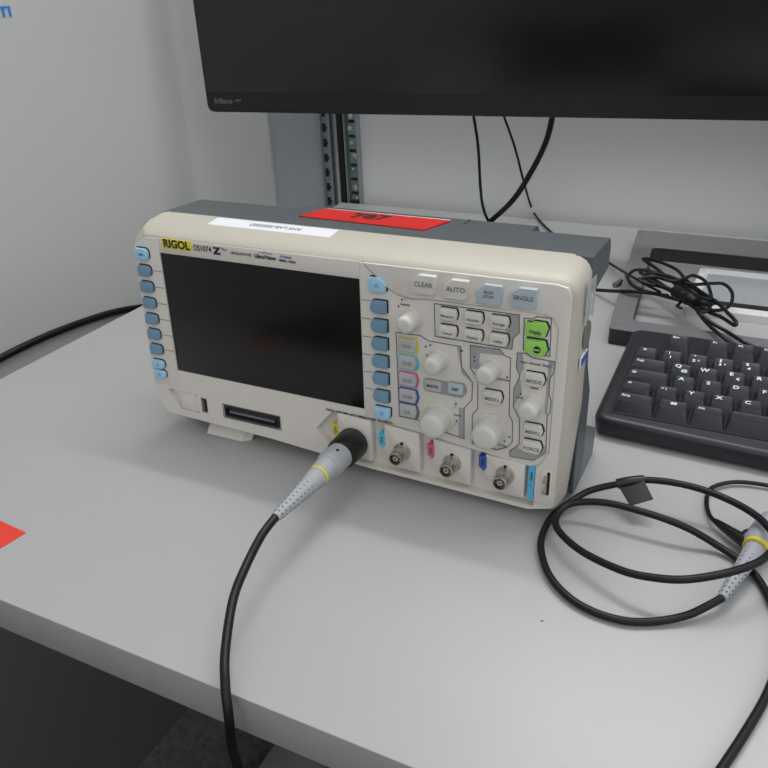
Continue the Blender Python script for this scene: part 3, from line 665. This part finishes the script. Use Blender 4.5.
for ri_, row in enumerate(rows):
    x = X0; yc = Y0+V*(ri_+.5)+(.0108 if ri_ == 5 else 0)
    sl_ = [0.02, 0.05, .08, .12, .17, .14][ri_]
    for t, wu in row:
        w = wu*U; xc = x+w/2; x += w
        if t is None: continue
        b = MB(); z0 = deck(yc)+.001; hh = .0085
        def rk(wx, wy, z, r, dy=0, sag=0): return [(xc+u, yc+dy+v, z+v*sl_*(1 if z > z0+.002 else .5)) for u, v in rpoly([(-wx/2, -wy/2, r), (wx/2, -wy/2, r), (wx/2, wy/2, r), (-wx/2, wy/2, r)], 3)]
        g = .0008
        b.loft([rk(w-g, V-g, z0, .001), rk(w-.0045, V-.005, z0+hh-.0012, .0018, .0006), rk(w-.0060, V-.0062, z0+hh, .0018, .0007), rk(w-.0075, V-.0078, z0+hh-.0003, .0015, .0007)], 'key')
        zt = z0+hh+.0002
        T0 = Matrix.Translation((xc, yc, zt)) @ Matrix.Rotation(math.atan(sl_), 4, 'X')
        if t == '#win':
            for i in (0, 1):
                for j in (0, 1): b.prism([(-.0060+i*.0022, .0022+j*.0018), (-.0041+i*.0022, .0022+j*.0018), (-.0041+i*.0022, .0037+j*.0018), (-.0060+i*.0022, .0037+j*.0018)], 0, .00015, 'legend', plane='xy', mx=T0 @ Matrix.Translation((.004, -.0015, 0)))
        elif t == 'Q': b.text('Q', .0058, T0 @ Matrix.Translation((-.0025, .0030, 0)), 'legend', bold=.02); b.text('@', .0048, T0 @ Matrix.Translation((.0025, -.0028, 0)), 'legend', bold=.01)
        elif t == 'E': b.text('E', .0058, T0 @ Matrix.Translation((-.0025, .0030, 0)), 'legend', bold=.02); b.text('€', .0048, T0 @ Matrix.Translation((.0025, -.0028, 0)), 'legend', bold=.01)
        elif '\n' in t:
            a_, c_ = t.split('\n'); b.text(a_, .0046, T0 @ Matrix.Translation((-.0025, .0033, 0)), 'legend', bold=.02); b.text(c_, .0048, T0 @ Matrix.Translation((-.0010, -.0022, 0)), 'legend', bold=.02)
        elif len(t) == 1: b.text(t, .0060, T0 @ Matrix.Translation((-.0024 if wu == 1 else -w*.5+.006, .0025, 0)), 'legend', bold=.02)
        elif t: b.text(t, .0038, T0 @ Matrix.Translation((-w*.5+.0068, .0028, 0)), 'legend', bold=.015)
        b.build('key', kb)

# ------------------------------------------------------------ cable bundle
cb = empty('cable_bundle', on(690, 300, 0))
tag(cb, 'black keyboard cable tied in loops lying over the grey stand frame', 'cable')
def lift(i, n, a=.030, amp=.006, ph=0): return a+amp*math.sin(2*PI*i/n+ph)
L1 = [(643,258.7),(660,262),(677,270),(686,280),(700,291),(716.5,302),(728,313),(736,322),(734,325),(721,317),(707,311),(688.5,297),(670,279.5),(655.6,268)]
L2 = [(628,276),(637,269.7),(655.6,272.7),(679,281),(695.5,290),(710,303),(702.5,311),(684,302),(660,295),(641.5,290),(631,284)]
L3 = [(684,279),(693,275.5),(705,281),(711,295),(709,309),(700,312),(690,303),(676,294),(662,287),(645,283),(640,279),(655,277),(672,281)]
L4 = [(709.5,283.5),(723.6,284),(732,292.6),(730.6,304.4),(721,310),(706,309),(690,300),(672,290),(655,283),(644,277),(650,273),(668,276),(690,284)]
L5 = [(640,272),(655,280),(672,291),(690,300),(707,305),(716,301),(700,297),(684,287),(664,278),(648,270)]
b = MB()
for k, (L, h) in enumerate(((L1, .028), (L2, .024), (L3, .032), (L4, .030), (L5, .027))):
    n = len(L); b.tube(smooth([on(px, py, lift(i, n, h, .005, k)) for i, (px, py) in enumerate(L)], 6, closed=True), .0017, 'cable', seg=8, closed=True)
child(b, 'loops', cb)
b = MB(); b.tube(smooth([on(698, 312, .026), on(705, 321, .023), on(713, 329, .0215), on(724, 338, .0215), on(740, 350, .015)], 8), .0017, 'cable', seg=8)
b.tube(smooth([on(700, 314, .027), on(712, 323, .024), on(726, 331, .0215), on(742, 341, .0215), on(760, 350, .018)], 8), .0017, 'cable', seg=8)
b.tube(smooth([on(668, 296, .024), on(650, 293, .022), on(630, 291.5, .0205), on(612, 291, .013), on(596, 290, .005), on(580, 289, .003), on(560, 287, .003)], 8), .0019, 'cable', seg=8)
b.tube(smooth([on(660, 292, .026), on(645, 284, .024), on(630, 275.5, .0205), on(614, 266, .008), on(600, 257.5, .003), on(585, 250, .003)], 8), .0014, 'cable', seg=8); child(b, 'cable_tails', cb)
b = MB(); b.tube(smooth([on(676, 291, .030), on(684, 296, .032), on(697, 303, .030)], 5), lambda t: .0055+.001*math.sin(t*20), 'cable', seg=12)
b.tube(smooth([on(683, 297, .027), on(680, 303, .024), on(677, 306, .023), on(682, 308.5, .023)], 5), .0013, 'rubber', seg=8); child(b, 'tie', cb, 'black twist tie round the loops')

# loose grey plug on the desk
b = MB(); a = on(614.5, 285, .003); c = on(621, 281, .003); b.tube([a, a.lerp(c, .3), a.lerp(c, .7), c], .0028, 'standm', seg=10)
tag(b.build('cable_clip', loc=on(618, 283, 0)), 'tiny grey plug piece on the desk beside the stand frame', 'plug')

# -------------------------------------------------------------- other cables
def hang(name, pts, r, label, cat='cable', m='cable', group=None):
    b = MB(); b.tube(smooth(pts, 8), r, m, seg=10); o = b.build(name, loc=pts[-1]); tag(o, label, cat, 'cables hanging behind the monitor' if name == 'hanging_cable' else group); return o
hang('hanging_cable', [aty(470, 70, .56)+Vector((0, 0, .03)), aty(471, 90, .575), aty(473.3, 113.5, .59), aty(478, 145.8, .59), aty(480.6, 189.6, .59), aty(483.8, 210, .585), on(489.6, 222.5, .003), on(497, 229, .003), on(510, 240, .003)], .0019, 'thin black cable hanging straight down behind the monitor, leftmost of three')
hang('hanging_cable', [aty(492, 80, .575), aty(497, 97, .585), aty(503, 113.5, .59), aty(515, 148, .60), aty(523, 179, .605), on(532, 209, .008), on(541, 222, .003), on(553.5, 234, .003), on(570, 247, .003)], .0015, 'thinnest grey-black cable crossing behind the thick one and running onto the desk')
hang('hanging_cable', [aty(560, 70, .565), aty(557, 90, .57), aty(553, 113.5, .575), aty(546, 141.7, .58), aty(531.7, 171, .58), aty(513, 200, .575), on(489.6, 222, .004), on(478, 232, .0035), on(462, 243, .0035)], .0036, 'thick black cable curving down to the left behind the monitor')
# cable in the gap along the left wall
wp = [atx(-40, 380, WX+.0045), atx(0, 358.5, WX+.0045), atx(30, 343.5, WX+.0045), atx(60, 330.5, WX+.0045), atx(90, 319.5, WX+.0045), atx(115, 312, WX+.0045), atx(140, 307.5, WX+.0045), atx(165, 305, WX+.0045)]
wp.append(wp[-1]+Vector((.0, .14, -.05)))
hang('wall_cable', wp, .0042, 'thick black cable running along the left wall past the desk corner')
# small grey marks on the desk
b = MB(); s1 = on(542, 621, 0); b.lathe((s1.x, s1.y, 0), (0, 0, 1), [(0, .0008), (.0003, .0006), (.0004, 0)], 'midink', seg=8); tag(b.build('speck', loc=(s1.x, s1.y, 0)), 'tiny dark speck on the white desk below the coiled cable', 'speck')

# ----------------------------------------------------------------- lighting
def area(name, loc, rot, sx, sy, e, col=(1, 1, 1)):
    l = bpy.data.lights.new(name, 'AREA'); l.shape = 'RECTANGLE'; l.size = sx; l.size_y = sy; l.energy = e; l.color = col
    o = bpy.data.objects.new(name, l); C.objects.link(o); o.location = loc; o.rotation_euler = rot; return o
area('overhead_light', (.05, .40, 1.85), (0, 0, 0), .5, .5, 5, (1, .975, .95))
area('overhead_light', (.45, .595, 1.8), (0, 0, 0), 1.5, .08, 10, (1, .985, .97))  # added unseen strip lamp, brightens the back wall and rear desk
w = bpy.data.worlds.new('room_light'); SC.world = w; w.use_nodes = True
nt = w.node_tree; bg = nt.nodes['Background']
tc = nt.nodes.new('ShaderNodeTexCoord'); sp = nt.nodes.new('ShaderNodeSeparateXYZ'); rp = nt.nodes.new('ShaderNodeValToRGB')
nt.links.new(tc.outputs['Generated'], sp.inputs[0]); nt.links.new(sp.outputs['Z'], rp.inputs[0]); nt.links.new(rp.outputs[0], bg.inputs[0])
cr = rp.color_ramp
cr.elements[0].position = 0.0; cr.elements[0].color = (.10, .103, .105, 1)
cr.elements[1].position = 0.95; cr.elements[1].color = (.45, .46, .475, 1)
e = cr.elements.new(.22); e.color = (.28, .285, .295, 1)
e = cr.elements.new(.42); e.color = (1.0, 1.01, 1.035, 1)
e = cr.elements.new(.65); e.color = (.92, .93, .95, 1)
bg.inputs[1].default_value = 1.32
vs = SC.view_settings; SC.display_settings.display_device = 'sRGB'; vs.view_transform = 'Standard'; vs.look = 'None'; vs.gamma = 1; vs.use_curve_mapping = False; vs.exposure = 0.22
